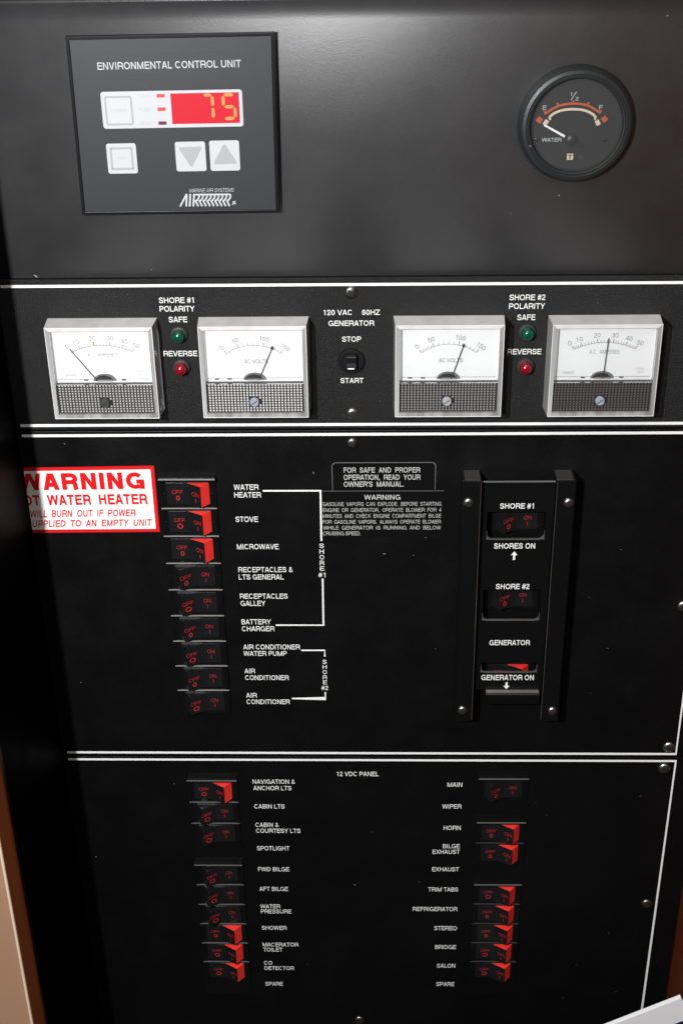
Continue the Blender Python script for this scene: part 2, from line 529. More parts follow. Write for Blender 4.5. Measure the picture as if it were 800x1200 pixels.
def text_shape(body, bold, shear):
    key = (body, bold, shear)
    if key in _tx:
        return _tx[key]
    w = 0.115 + bold * 2.2
    x = 0.0
    vs, fs = [], []
    for c in body:
        adv, S_, P_ = glyph(c, w)
        lay = 0
        for pts in S_:
            t = MB()
            closed = len(pts) > 3 and abs(pts[0][0] - pts[-1][0]) + abs(pts[0][1] - pts[-1][1]) < 1e-6
            t.strip(pts[:-1] if closed else pts, w, 0, closed=closed)
            o = len(vs)
            vs += [(x + a / MM + shear * b_ / MM, b_ / MM, lay) for a, _, b_ in t.v]
            fs += [[i + o for i in f] for f in t.f]
            lay += 1
        for p in P_:
            if sum(p[i][0] * p[(i + 1) % len(p)][1] - p[(i + 1) % len(p)][0] * p[i][1] for i in range(len(p))) < 0:
                p = p[::-1]
            o = len(vs)
            vs += [(x + a + shear * b_, b_, lay) for a, b_ in p]
            fs.append(list(range(o, o + len(p))))
            lay += 1
        x += adv
    r = (vs, fs, min(v[0] for v in vs), max(v[0] for v in vs))
    _tx[key] = r
    return r


def tag(o, label=None, cat=None, group=None, kind=None):
    if label: o['label'] = label
    if cat: o['category'] = cat
    if group: o['group'] = group
    if kind: o['kind'] = kind
    return o


def thing(name, label, cat, u, v, z=0, group=None):
    o = bpy.data.objects.new(name, None)
    o.empty_display_size = 0.01
    COL.objects.link(o)
    o.location = (u * MM, -z * MM, v * MM)
    return tag(o, label, cat, group)


def rrect(u0, u1, v0, v1, r, n=5):
    pts = []
    for cx, cy, a0 in ((u1 - r, v1 - r, 0), (u0 + r, v1 - r, 90), (u0 + r, v0 + r, 180), (u1 - r, v0 + r, 270)):
        for k in range(n + 1):
            a = R(a0 + 90 * k / n)
            pts.append((cx + r * math.cos(a), cy + r * math.sin(a)))
    return pts


def smooth_path(pts, n=6):
    """Catmull-Rom through pts"""
    out = []
    P = [pts[0]] + list(pts) + [pts[-1]]
    for i in range(1, len(P) - 2):
        p0, p1, p2, p3 = [Vector(p) for p in P[i - 1:i + 3]]
        for k in range(n):
            t = k / n
            q = 0.5 * ((2 * p1) + (p2 - p0) * t + (2 * p0 - 5 * p1 + 4 * p2 - p3) * t * t + (3 * p1 - p0 - 3 * p2 + p3) * t ** 3)
            out.append((q.x, q.y))
    out.append(tuple(pts[-1]))
    return out


# ------------------------------------------------------------------ the setting: recess walls round the panels
WL = -185.5                                     # inner face of the left wall
b = MB().box(WL - 8, WL, -520, 420, -6, 115)
tag(b.build('side_wall', WALLB), 'gloss black side wall of the recess left of the panels', 'wall', kind='structure')
b = MB().profile([(WL, 115.2), (WL - 8.2, 115.2), (WL - 8.2, 119), (WL - 7.4, 120.2), (WL - 0.8, 120.2), (WL, 119.4)], -520, 420)
tag(b.build('wood_edge', WOODM), 'red brown wooden edge along the black side wall', 'trim', kind='structure')
b = MB().box(-620, WL - 10.2, -520, 420, 60, 118)
tag(b.build('beige_wall', BEIGE), 'beige vinyl wall beyond the wooden edge at lower left', 'wall', kind='structure')
b = MB().profile([(WL - 9.1 + 0.95 * math.cos(t * math.pi / 6), 118.6 + 1.3 * math.sin(t * math.pi / 6)) for t in range(12)], -520, 420)  # added strip, its pale colour stands for light on the wall's edge
tag(b.build('wall_edge_highlight', EDGELIT, smooth=60), 'pale strip painted as the lit edge of the beige wall beside the wood', 'trim', kind='structure')
b = MB().box(232, 242, -520, 420, -6, 130)
tag(b.build('wood_wall', WOODD), 'dark red wooden side wall right of the panels', 'wall', kind='structure')
b = MB().profile([(WL, -1.8)] + [(WL + 0.5 * math.cos(R(a)), 0.5 * math.sin(R(a))) for a in range(-30, 91, 15)] + [(WL, 0.5)], -500, 300)
tag(b.build('corner_gasket', BEAD, smooth=50), 'thin black gasket along the corner of wall and panels', 'trim', kind='structure')
b = MB().box(WL, 232, -520, 300, -8, -3)
tag(b.build('backing_wall', BACK), 'dark backing behind the instrument panels', 'wall', kind='structure')
b = MB().box(WL, 232, -530, -500, -2.8, 150)
tag(b.build('counter', BACK), 'dark counter below the lowest panel', 'counter', kind='structure')


# ------------------------------------------------------------------ screws
def screw(parent, u, v, z=0.0, r=3.4, m=NICKEL, turn=20, h=1.7):
    s = MB().lathe([(r, 0.02), (r, 0.25), (r * 0.93, h * 0.45), (r * 0.75, h * 0.78), (r * 0.45, h * 0.95), (0, h)], 0, 0, 28)
    o = s.build('screw', m, parent, smooth=60, loc=(u, v, z))
    c = MB()
    for k in range(2):
        a = R(turn + 90 * k)
        d, n = Vector((math.cos(a), math.sin(a))), Vector((-math.sin(a), math.cos(a)))
        l, wd = r * 0.62, r * 0.20
        q = [d * l + n * wd * .5, -d * l + n * wd * .5, -d * l - n * wd * .5, d * l - n * wd * .5]
        p = [tuple(x) for x in (d * l + n * wd * .6, n * wd * 1.3, -d * l + n * wd * .6, -d * l - n * wd * .6, -n * wd * 1.3, d * l - n * wd * .6)]
        c.prism(p, h * 0.6, h * 1.03 + 0.01 * k)
    c.build('drive_recess', RECESS, o)
    return o


# ------------------------------------------------------------------ panels
def label_part(parent, rows, off, m=INK, name='printed_label', z=0.12, bold=0.012, shear=0.0):
    t = MB()
    for body, u0, u1, base, cap in rows:
        t.text(body, u0 - off[0], u1 - off[0], base - off[1], cap, z, bold, shear)
    return t.build(name, m, parent)


# upper panel: plain satin sheet with an added forward roll that darkens its top
up_ = thing('instrument_panel', 'plain grey-black upper panel carrying the thermostat and the round gauge', 'panel', 0, 214, -1.5)
prof = [(144.6, -1.5), (144.6, 0)] + [(276, 0)]
added_roll = [(276 + 11 * math.sin(R(a)), 11 - 11 * math.cos(R(a))) for a in range(6, 67, 6)]
out = [(144.6, 0), (276, 0)] + added_roll
vs, fs = [], []
for a, z in out:
    vs += [(-185.4, a - 214, z), (231.9, a - 214, z)]
for i in range(len(out) - 1):
    fs.append([2 * i, 2 * i + 1, 2 * i + 3, 2 * i + 2])
o = MB().add(vs, fs).build('sheet', UPPER, up_, smooth=60)
sm = o.modifiers.new('solidify', 'SOLIDIFY'); sm.thickness = 0.0012; sm.offset = -1

# meter panel
mp = thing('meter_panel', 'crinkle black panel with four square meters between white lines', 'panel', 0, 99)
MB().box(-185.4, 231.9, 54.1 - 99, 144.1 - 99, -2.6, 0).build('sheet', CRINKLE, mp, bevel=0.5)
L_ = MB().strip([(-183.2, 41.3), (231, 40.9)], 1.6, 0.1)
L_.strip([(-183.2, -41.9), (231, -42.2)], 1.75, 0.1)
L_.build('border_line', INK, mp)
for rows in ([('SHORE #1', -97.5, -78.5, 130.3, 3.2), ('POLARITY', -97.5, -78.4, 125.4, 3.2)], [('SAFE', -93.0, -82.8, 119.2, 3.2)], [('REVERSE', -97.4, -78.6, 99.2, 3.2)],
             [('SHORE #2', 92.8, 112.1, 130.6, 3.2), ('POLARITY', 92.8, 112.2, 125.6, 3.2)], [('SAFE', 97.5, 107.4, 119.2, 3.2)], [('REVERSE', 93.2, 111.8, 99.2, 3.15)],
             [('120 VAC', -8.1, 7.4, 122.8, 3.0), ('60HZ', 13.0, 22.7, 122.75, 3.0), ('GENERATOR', -5.4, 19.6, 116.5, 3.05)], [('STOP', 1.9, 12.4, 107.2, 3.05)], [('START', 0.7, 13.5, 82.5, 3.05)]):
    label_part(mp, rows, (0, 99))
screw(mp, 7.1, 135.6 - 99, 0, 3.7, NICKEL, 35)
screw(mp, 7.0, 64.0 - 99, 0, 3.4, STEEL, 15)

# AC breaker panel
ac = thing('breaker_panel', 'middle black panel with nine large breakers and the lockout slide', 'panel', 0, -64)
MB().box(-185.4, 231.9, -182.6 + 64, 53.3 + 64, -2.6, 0).build('sheet', SATIN, ac, bevel=0.4)
t = MB().strip([(-183.2, 50.6 + 64), (231, 50.9 + 64)], 1.75, 0.1)
t.strip([(-183.2, -179.9 + 64), (215.1, -180.4 + 64), (214.6, 49.9 + 64)], 1.75, 0.1)
t.build('border_line', INK, ac)
for rows in ([('WATER', -62.8, -48.3, 15.0, 3.6), ('HEATER', -62.8, -47.0, 9.9, 3.6)], [('STOVE', -62.9, -49.5, -6.5, 3.65)], [('MICROWAVE', -63.0, -38.0, -25.3, 3.6)],
             [('RECEPTACLES &', -63, -30.1, -41.4, 3.6), ('LTS GENERAL', -63, -35.7, -46.6, 3.6)], [('RECEPTACLES', -63, -33.8, -60.4, 3.65), ('GALLEY', -62.9, -47.6, -65.6, 3.7)],
             [('BATTERY', -63, -44.8, -79.2, 3.7), ('CHARGER', -63, -42.8, -84.3, 3.7)], [('AIR CONDITIONER', -62.9, -27.3, -98.0, 3.7), ('WATER PUMP', -62.9, -35.8, -102.9, 3.6)],
             [('AIR', -63, -56.3, -116.3, 3.6), ('CONDITIONER', -62.8, -35.1, -121.5, 3.7)], [('AIR', -62.9, -56, -135.3, 3.65), ('CONDITIONER', -62.8, -35.1, -140.4, 3.7)]):
    label_part(ac, rows, (0, -64))
t = MB()
for ln in ([(-45.9, 14.35), (-12.1, 14.3), (-12.3, -19.7)], [(-12.1, -46), (-12.3, -79.85), (-41.9, -79.8)]):
    t.strip([(a, b_ + 64) for a, b_ in ln], 1.05, 0.1)
for ch, c in zip('SHORE', (-22.99, -27.0, -31.0, -35.0, -38.9)):
    t.text(ch, -13.6, -10.9, c - 1.5 + 64, 3.1, 0.1)
t.text('#1', -14.6, -10.4, -45.0 + 64, 3.2, 0.1)
t.build('shore_bracket', INK, ac)
t = MB()
for ln in ([(-26.6, -98.7), (-11.9, -98.7), (-12.0, -103.4)], [(-12.25, -130.9), (-12.2, -136), (-33.7, -136)]):
    t.strip([(a, b_ + 64) for a, b_ in ln], 1.05, 0.1)
for ch, c in zip('SHORE', (-107.5, -111.4, -115.4, -119.4, -123.3)):
    t.text(ch, -13.5, -10.9, c - 1.5 + 64, 3.1, 0.1)
t.text('#2', -14.6, -10.3, -129.2 + 64, 3.2, 0.1)
t.build('shore_bracket', INK, ac)
screw(ac, 6.8, 45.2 + 64, 0, 3.4, NICKEL, 30)
screw(ac, 209.9, -174.6 + 64, 0, 3.9, STEEL, 40)
screw(ac, 206.8 + 0.6, -66 + 64, 0, 3.6, STEEL, 10)

# DC breaker panel
dcp = thing('breaker_panel', 'lowest black panel headed 12 VDC PANEL with two columns of small breakers', 'panel', 0, -340)
MB().box(-185.4, 231.9, -497 + 340, -183.3 + 340, -2.6, 0).build('sheet', SATIN, dcp, bevel=0.4)
t = MB().strip([(-183.2, -185.7 + 340), (215.7, -186.2 + 340), (215.2, -455 + 340)], 1.7, 0.1)
t.build('border_line', INK, dcp)
DCL = [[('12 VDC PANEL', -6.0, 21.7, -199.4, 3.7)], [('NAVIGATION &', -62.0, -33.9, -206.1, 3.65), ('ANCHOR LTS', -61.8, -36.4, -211.6, 3.65)], [('CABIN LTS', -61.9, -41.5, -227.5, 3.7)],
       [('CABIN &', -61.9, -46.1, -243.8, 3.75), ('COURTESY LTS', -61.7, -31.5, -249.0, 3.75)], [('SPOTLIGHT', -61.8, -39.5, -264.8, 3.8)], [('FWD BILGE', -61.8, -40.2, -284.0, 3.8)],
       [('AFT BILGE', -61.7, -41.7, -302.4, 3.8)], [('WATER', -61.8, -47.7, -319.0, 3.8), ('PRESSURE', -61.6, -40.0, -323.9, 3.8)], [('SHOWER', -61.6, -43.9, -339.9, 3.8)],
       [('MACERATOR', -61.7, -36.1, -356.4, 3.8), ('TOILET', -61.6, -47.7, -361.5, 3.8)], [('CO', -61.5, -55.6, -374.9, 3.8), ('DETECTOR', -61.4, -40.0, -380.1, 3.7)], [('SPARE', -61.5, -48.6, -396.4, 3.9)],
       [('MAIN', 67.3, 77.1, -208.3, 3.7)], [('WIPER', 64.3, 77.1, -227.1, 3.75)], [('HORN', 65.6, 77.1, -245.9, 3.8)], [('BILGE', 65.4, 77, -262.3, 3.8), ('EXHAUST', 58.5, 77.1, -267.4, 3.8)],
       [('EXHAUST', 58.5, 77, -283.4, 3.8)], [('TRIM TABS', 56.1, 76.9, -302.2, 3.85)], [('REFRIGERATOR', 45.6, 76.9, -320.9, 3.9)], [('STEREO', 61, 77, -339.4, 3.95)],
       [('BRIDGE', 62, 77, -358.0, 3.95)], [('SALON', 63.6, 76.8, -376.8, 4.0)], [('SPARE', 63.6, 76.7, -395.7, 4.1)]]
for rows in DCL:
    label_part(dcp, rows, (0, -340), bold=0.011)
# the black bases the breaker banks sit in, with their blank places
for u0, u1, v0, v1 in ((-105.6, -71.8, -405, -277.5), (-105.6, -71.8, -270, -203), (87.2, 120.8, -403.4, -294.6), (87.2, 120.8, -289, -238.5), (87.2, 120.8, -231, -201)):
    MB().prism(rrect(u0, u1, v0 + 340, v1 + 340, 2.0), 0.01, 0.5).build('bank_base', BLACKPL, dcp, bevel=0.2)
screw(dcp, 208.7, -192.3 + 340, 0, 4.0, STEEL, 25)
screw(dcp, 208.7, -313 + 340, 0, 4.0, NICKEL, 60)
screw(dcp, 7.1, -432.5 + 340, 0, 4.2, NICKEL, 30)


# ------------------------------------------------------------------ rocker breakers
def profile_on(s):
    pts = [(-12.7, 0.9), (-6, 1.05), (-2.5, 1.35), (0.5, 2.3), (4.5, 4.45), (8.0, 6.6)]
    return [(x * s, z) for x, z in pts]


def legend_map(s):
    pts = sorted(profile_on(s))

    def fn(a, b_):
        for (x0, z0), (x1, z1) in zip(pts, pts[1:]):
            if a <= x1 or (x1, z1) == pts[-1]:
                return (a, b_, z0 + (z1 - z0) * (a - x0) / (x1 - x0) + 0.1)
    return fn


_bk = {}
RIBPARTS = {}


def breaker(u, v, on, ring, label, group, first=False, ribm=None):
    z = 0
    ribm = ribm or LITRIB_BAR
    key = (on, ring, first, ribm.name)
    t = thing('rocker_breaker', label, 'breaker', u, v, z, group)
    if key in _bk:
        src = _bk[key]
        for ch in src.children:
            c = ch.copy(); COL.objects.link(c); c.parent = t
            for g in ch.children:
                d = g.copy(); COL.objects.link(d); d.parent = c
        return t
    _bk[key] = t
    h = MB()
    h.box(-16.5, 16.5, -9.6, 8.6, 0.03, 0.85)
    h.box(-16.5, -14.6, -9.4, 8.4, 0.85, 1.25)
    h.box(14.6, 16.5, -9.4, 8.4, 0.85, 1.25)
    h.box(-14.5, -13.6, -0.3, 0.1, 0.85, 1.05)
    h.box(13.6, 14.5, -0.3, 0.1, 0.85, 1.05)
    h.build('housing', BLACKPL, t, bevel=0.15)
    if first:
        MB().box(-16.6, 16.6, 8.7, 11.4, 0.03, 3.4).build('top_rail', BLACKPL, t, bevel=0.2)
        MB().box(-16.6, 16.6, 10.1, 10.9, 3.42, 4.0).build('rib', LITRIB_BAR if ribm is LITRIB_BAR else RIBTOP, t, bevel=0.15)
    else:
        MB().box(-16.5, 16.5, 8.75, 9.3, 0.05, 1.7).build('rib', ribm, t, bevel=0.15)
    s = 1 if on else -1
    pr = profile_on(s)
    inner = [(pr[0][0], 0.35), (-2.2 * s, 0.5), (0.3 * s, 1.5), (8.05 * s, 6.15)]
    k = MB()
    if on:
        k.profile(pr + inner[::-1], -7.1, 7.1)
    else:
        k.profile(pr + [(12.7 * s, 0.1), (-12.7 * s, 0.1)], -7.1, 7.1)
    rk = k.build('rocker', ROCKER, t, bevel=0.32)
    if on:
        e = MB().profile([(-1.9 * s, 0.1), (0.4 * s, 1.42), (8.0 * s, 6.07), (12.8 * s, 0.5), (12.8 * s, 0.1)], -7.05, 7.05)
        tag(e.build('end_flag', RED, rk, bevel=0.15), 'red end face')
    fn = legend_map(s)
    lg = MB()
    ou = -9.6 if on else -8.2
    lg.text('OFF', ou + 0.2, ou + 6.6, -0.2, 2.6, bold=-0.018, fn=fn)
    if ring:
        pts = [(ou + 3.5 + 1.5 * math.cos(R(a)), -3.0 + 1.5 * math.sin(R(a))) for a in range(0, 360, 30)]
        tmp = MB().strip(pts, 0.42, 0, closed=True)
    else:
        pts = [(ou + 3.5 + 0.85 * math.cos(R(a)), -3.0 + 1.45 * math.sin(R(a))) for a in range(0, 360, 30)]
        tmp = MB().strip(pts, 0.38, 0, closed=True)
    nu = 2.6 if on else 4.4
    lg.text('ON', nu, nu + 4.3, -0.2, 2.6, bold=-0.018, fn=fn)
    tmp.box(nu + 2.0, nu + 2.45, -4.3, -1.6, 0, 0.01)
    lg.add([fn(a / MM, c / MM) for a, b_, c in tmp.v], tmp.f)
    lg.build('legend', LEGEND, rk)
    return t


UC = -89.75
AC_ROWS = [('WATER HEATER', 1, 0), ('STOVE', 1, 1), ('MICROWAVE', 1, 0), ('RECEPTACLES & LTS GENERAL', 0, 0), ('RECEPTACLES GALLEY', 0, 1), ('BATTERY CHARGER', 0, 0),
           ('AIR CONDITIONER WATER PUMP', 0, 1), ('upper AIR CONDITIONER', 0, 0), ('lowest AIR CONDITIONER', 0, 1)]
for i, (nm, on, ring) in enumerate(AC_ROWS):
    st = 'showing its red end' if on else 'all black'
    breaker(UC, 13.2 - 18.86 * i, on, ring, f'black rocker breaker {st} beside the {nm} lettering', 'breakers of the middle panel', i == 0)
GL = 'breakers in the left column of the 12 VDC panel'
GR = 'breakers in the right column of the 12 VDC panel'
for nm, v, on, ring, fst in (('NAVIGATION & ANCHOR LTS', -211.2, 1, 1, 1), ('CABIN LTS', -230.2, 0, 1, 0), ('CABIN & COURTESY LTS', -248.7, 0, 1, 0),
                             ('FWD BILGE', -285.8, 0, 1, 1), ('AFT BILGE', -304.7, 0, 1, 0), ('WATER PRESSURE', -323.4, 0, 1, 0), ('SHOWER', -342.0, 1, 0, 0), ('MACERATOR TOILET', -361.0, 1, 1, 0), ('CO DETECTOR', -379.8, 1, 1, 0)):
    st = 'with red end raised' if on else 'all black'
    breaker(-88.7, v, on, ring, f'small rocker breaker {st} left of the {nm} lettering', GL, bool(fst), RIBL)
for nm, v, on, ring, fst in (('MAIN', -209.2, 0, 0, 1), ('HORN', -246.8, 1, 0, 1), ('BILGE EXHAUST', -265.4, 1, 0, 0),
                             ('TRIM TABS', -302.9, 1, 1, 1), ('REFRIGERATOR', -321.8, 1, 0, 0), ('STEREO', -340.6, 1, 0, 0), ('BRIDGE', -359.3, 1, 1, 0), ('SALON', -378.2, 1, 1, 0)):
    st = 'with red end raised' if on else 'all black'
    breaker(104.0, v, on, ring, f'small rocker breaker {st} right of the {nm} lettering', GR, bool(fst), RIBR)
for nm, v, on, ring in (('SHORE #1', -4.6, 0, 0), ('SHORE #2', -58.4, 0, 0), ('GENERATOR', -115.8, 1, 0)):
    breaker(103.0, v, on, ring, f'rocker breaker showing through the {nm} opening of the lockout slide' if not on else 'rocker breaker with red end in the GENERATOR slot of the slide', 'breakers behind the lockout slide')


# ------------------------------------------------------------------ lockout slide and its rails
def rail(u0, u1, side, screws, label):
    t = thing('guide_rail', label, 'rail', (u0 + u1) / 2, -58, 0, 'rails of the lockout slide')
    wd = (u1 - u0) / 2
    k = MB()
    # folded channel: face, outer cheek, inner cheek, closed top
    k.box(-wd, wd, -85.3, 85.5, 12.8, 14)
    k.box(-wd if side < 0 else wd - 1.2, -wd + 1.2 if side < 0 else wd, -85.3, 85.5, 0.05, 12.8)
    cp = MB().box(-wd + 1.21 if side < 0 else -wd, wd if side < 0 else wd - 1.21, 84.3, 85.52, 0.05, 12.79)
    cp.build('end_cap', LITSCUFF, t, bevel=0.25)
    k.build('channel', BLACKPL, t, bevel=0.35)
    iu = wd if side < 0 else -wd
    MB().box(iu - 0.22, iu + 0.22, -84, 84.5, 13.3, 14.12).build('worn_edge', mat('rubbed_edge', (0.045, 0.036, 0.030), 0.4, 0.5, cvar=0.8), t)
    for su, sv in screws:
        screw(t, su - (u0 + u1) / 2, sv + 58, 14, 3.1, STEEL, random.uniform(0, 90))
    return t


rail(69.9, 80.3, -1, ((73.4, 13.6), (74.2, -134.4)), 'left black metal rail holding the lockout slide, nearer the breaker labels')
rail(123.7, 134.4, 1, ((130.7, 13.4), (130.5, -135)), 'right black metal rail holding the lockout slide, nearer the panel edge')

sl = thing('lockout_slide', 'sliding black metal plate lettered SHORES ON and GENERATOR ON between two rails', 'slide', 102, -50, 8)
k = MB()
VS = [24.2, 4.6, -13.8, -48.5, -70.5, -101.6, -109.2, -122.3]
HO = {1: (85.0, 119.0), 3: (84.6, 119.2), 5: (85.1, 120.0)}
for i in range(7):
    v1, v0 = VS[i] + 50, VS[i + 1] + 50
    if i in HO:
        a, c = HO[i]
        k.box(80.5 - 102, a - 102, v0, v1, 0, 1); k.box(c - 102, 123.5 - 102, v0, v1, 0, 1)
    else:
        k.box(80.5 - 102, 123.5 - 102, v0, v1, 0, 1)
k.build('plate', BLACKPL, sl)
for i, rr in ((1, 3.5), (3, 3.0), (5, 3.0)):
    a, c = HO[i]
    v0 = VS[i + 1] + 50
    pts = [(a - 102 + 0.2, v0 + rr + 2)] + [(a - 102 + 0.2 + rr - rr * math.cos(R(q)), v0 + rr - rr * math.sin(R(q))) for q in range(0, 91, 15)]
    pts += [(c - 102 - 0.2 - rr + rr * math.sin(R(q)), v0 + rr - rr * math.cos(R(q))) for q in range(0, 91, 15)] + [(c - 102 - 0.2, v0 + rr + 2)]
    g = MB()
    g.strip(pts, [0.25] * 3 + [0.6] * (len(pts) - 6) + [0.25] * 3, -0.2, th=1.25)
    # fill the rounded corners of the opening
    n7 = 8
    for base in (0, 1):
        cx, cy = (a - 102, v0) if base == 0 else (c - 102, v0)
        arc = pts[1:8] if base == 0 else pts[8:15]
        for p, q in zip(arc, arc[1:]):
            g.prism([(cx, cy), p, q], 0, 0.98)
    g.build('opening_edge', mat('lit_scuffed_edge', (0.075, 0.072, 0.07), 0.4, 0.5, cvar=0.7), sl)  # upward edges painted lighter as if lit, with scuffs
tb = MB()
lipv = [(-122.35, 0), (-122.4, 3.2), (-122.9, 4.6), (-123.9, 5.2), (-125.5, 5.0), (-131.5, 3.8), (-131.5, 3.0), (-125.4, 4.2), (-124.0, 4.2), (-123.5, 3.4), (-123.4, 0)]
n_ = len(lipv)
vs = [(88.7 - 102, a + 50, z) for a, z in lipv] + [(121.9 - 102, a + 50, z) for a, z in lipv]
tb.add(vs, [list(range(n_)), list(range(n_, 2 * n_))[::-1]] + [[i, n_ + i, n_ + (i + 1) % n_, (i + 1) % n_] for i in range(n_)])
tab = tb.build('finger_tab', BLACKPL, sl, smooth=40)
MB().box(88.9 - 102, 121.7 - 102, -122.33 + 50, -122.28 + 50, 1.2, 4.4).build('lit_rubbed_lip', mat('lit_bare_lip', (0.16, 0.155, 0.15), 0.4, 0.5, bump=[(1800, 0.4, 0.0004)], cvar=0.8), tab)  # tab's light-catching top painted paler than its front, with rubbed bits
MB().strip([(80.7 - 102, 24.3 + 50), (123.3 - 102, 24.4 + 50)], 0.5, 0.05, th=1.1).build('top_edge_glint', EDGEG, sl)  # grey line painted as the highlight on the plate's top edge
for rows in ([('SHORE #1', 92.2, 111.7, 6.9, 3.5)], [('SHORES ON', 89.8, 113.9, -20.0, 3.7)], [('SHORE #2', 92.0, 112.0, -50.3 + 2.2, 3.7)], [('GENERATOR', 89.7, 114.5, -88.7, 3.8)], [('GENERATOR ON', 85.7, 118.3, -115.0, 4.0)]):
    label_part(sl, rows, (102, -50), z=1.1, bold=0.022)
for u, v0, v1 in ((101.9, -27.7, -21.8), (101.6, -116.6, -121.9)):
    s = 1 if v1 > v0 else -1
    t = MB().strip([(u - 102, v0 + 50), (u - 102, v1 + 50 - 2.2 * s)], 1.3, 1.1)
    t.prism([(u - 102, v1 + 50), (u - 102 - 1.9, v1 + 50 - 2.6 * s), (u - 102 + 1.9, v1 + 50 - 2.6 * s)], 1.06, 1.12)
    t.build('arrow', INK, sl)


# ------------------------------------------------------------------ panel meters
def meter(u, v, amps, needle_tip, label, tone, screwm):
    """origin: centre of the case on the panel"""
    t = thing('panel_meter', label, 'meter', u, v, 0, 'square meters of the meter panel')
    W0, W1, H0, H1, ZF = 30.2, 29.3, 27.3, 27.0, 14.0
    ring_o = [((-W0, -H0), (-W1, -H1)), ((W0, -H0), (W1, -H1)), ((W0, H0), (W1, H1)), ((-W0, H0), (-W1, H1))]
    k = MB()
    th = 2.3
    vs = []
    for (a, b_), (c, d) in ring_o:
        vs += [(a, b_, 0.05), (c, d, ZF), (c - math.copysign(th, c), d - math.copysign(th, d), ZF), (a - math.copysign(th, a), b_ - math.copysign(th, b_), 0.05)]
    fs = []
    for i in range(4):
        j = (i + 1) % 4
        for q in range(4):
            q2 = (q + 1) % 4
            fs.append([4 * i + q, 4 * j + q, 4 * j + q2, 4 * i + q2])
    k.use(HAZY).add(vs, fs[:8]).use(LITTOP).add(vs, fs[8:12]).use(HAZY).add(vs, fs[12:])
    # sills inside the case, moulded ribs on the lower cheeks
    for s in (-1, 1):
        for q in range(11):
            vv = -24 + q * 1.7
            k.box(s * 27.15 - 0.2, s * 27.15 + 0.2, vv, vv + 0.8, 1, 12.5)
    case = k.build('case', None, t)
    lp = MB()
    for e_ in (0.2,):
        lp.strip([(-W1 + e_, -H1 + e_), (W1 - e_, -H1 + e_), (W1 - e_, H1 - e_), (-W1 + e_, H1 - e_)], 0.4, ZF + 0.01, th=0.12, closed=True)
    lp.build('lip_glint', LIPGLINT, case)
    bp = MB().box(-27.6, 27.6, -24.7, 24.7, 0.1, 8.6)
    bp.build('movement_box', mat('grey_movement_box', (0.6, 0.59, 0.58), 0.5, 0.4), t)
    dial = MB().box(-27.2, 27.2, -7.0, 24.6, 8.7, 9.4).build('dial', DIALW, t)
    V0 = -6.6
    # scale
    sc = MB().use(DIALINK)
    px, pv = 0.0, (-11.3 if amps else -10.6)
    hw, top, dip = (16.4, 15.0, 3.9) if amps else (14.8, 14.3, 4.9)
    Rr = (hw * hw + dip * dip) / (2 * dip)
    a1 = math.asin(hw / Rr)
    arc = [(Rr * math.sin(-a1 + 2 * a1 * k_ / 24), top - Rr + Rr * math.cos(-a1 + 2 * a1 * k_ / 24)) for k_ in range(25)]
    sc.strip(arc, 0.22, 9.5)

    def at(f):
        a = -a1 + 2 * a1 * f
        p = Vector((Rr * math.sin(a), top - Rr + Rr * math.cos(a)))
        d = (p - Vector((px, pv))).normalized()
        return p, d
    lab = ['0', '10', '20', '30', '40', '50'] if amps else ['0', '50', '100', '150']
    fr = [0, .14, .385, .63, .83, 1.0] if amps else [0, .235, .665, 1.0]
    sub = 5
    ticks = []
    for i in range(len(fr) - 1):
        for q in range(sub):
            ticks.append((fr[i] + (fr[i + 1] - fr[i]) * q / sub, q == 0))
    ticks.append((1.0, True))
    for f, major in ticks:
        p, d = at(f)
        l = 2.3 if major else 1.5
        sc.strip([tuple(p), tuple(p + d * l)], 0.34 if major else 0.2, 9.52)
    sc.use(DIALFAINT if amps else DIALINK)
    for f, s in zip(fr, lab):
        p, d = at(f)
        p = p + d * 4.4
        wd = 1.75 * len(s)
        ang = -math.atan2(d.x, d.y) * (1.0 if not amps else 0.35)
        c_, s_ = math.cos(ang), math.sin(ang)
        u_ = p.x - wd / 2 * c_ + 1.3 * s_
        sc.text(s, u_, u_ + wd, p.y - wd / 2 * s_ - 1.3 * c_, 2.6, 9.5, bold=-0.006, rot=ang)
    if amps:
        sc.text('A.C.  AMPERES', -8.0, 8.2, 8.4, 2.3, 9.5, bold=-0.006)
        sc.text('SHURITE', -21.5, -15.3, -3.3, 1.5, 9.5, bold=-0.012, shear=0.3)
        sc.text('MODEL', 18, 22.8, -0.9, 1.1, 9.5, bold=-0.02)
        sc.text('850', 19, 22.2, -2.9, 1.1, 9.5, bold=-0.02)
    else:
        sc.use(DIALINK).text('AC VOLTS', -5.4, 7.6, 3.7, 2.4, 9.5, bold=0.0)
    sc.use(DIALFAINT)
    sc.strip([(-26, -5.0), (26, -5.0)], 0.25, 9.5)
    sc.use(DIALINK)
    for a in (-10.5, 10.5) if amps else (-21, -14):
        sc.box(a - 1.2, a + 1.2, -5.9, -5.2, 9.45, 9.5)
    sc.build('scale', None, dial)
    if needle_tip[0] < -10:
        blot = [(-4.6 + 1.1 * math.cos(q) * (1 + .25 * math.sin(3 * q)), 16.3 + 1.1 * math.sin(q)) for q in [k_ * .5236 for k_ in range(12)]]
        MB().prism(blot, 9.41, 9.46).build('stain', mat('tan_stain', (0.80, 0.66, 0.48), 0.6, 0.2), dial)
    # dark half-round opening of the movement, a grey rim round it
    hub = MB().use(EDGEG)
    n = 20
    hub.prism([(6.4 * math.cos(math.pi * q / n), -6.0 + 4.3 * math.sin(math.pi * q / n)) for q in range(n + 1)], 9.45, 9.6)
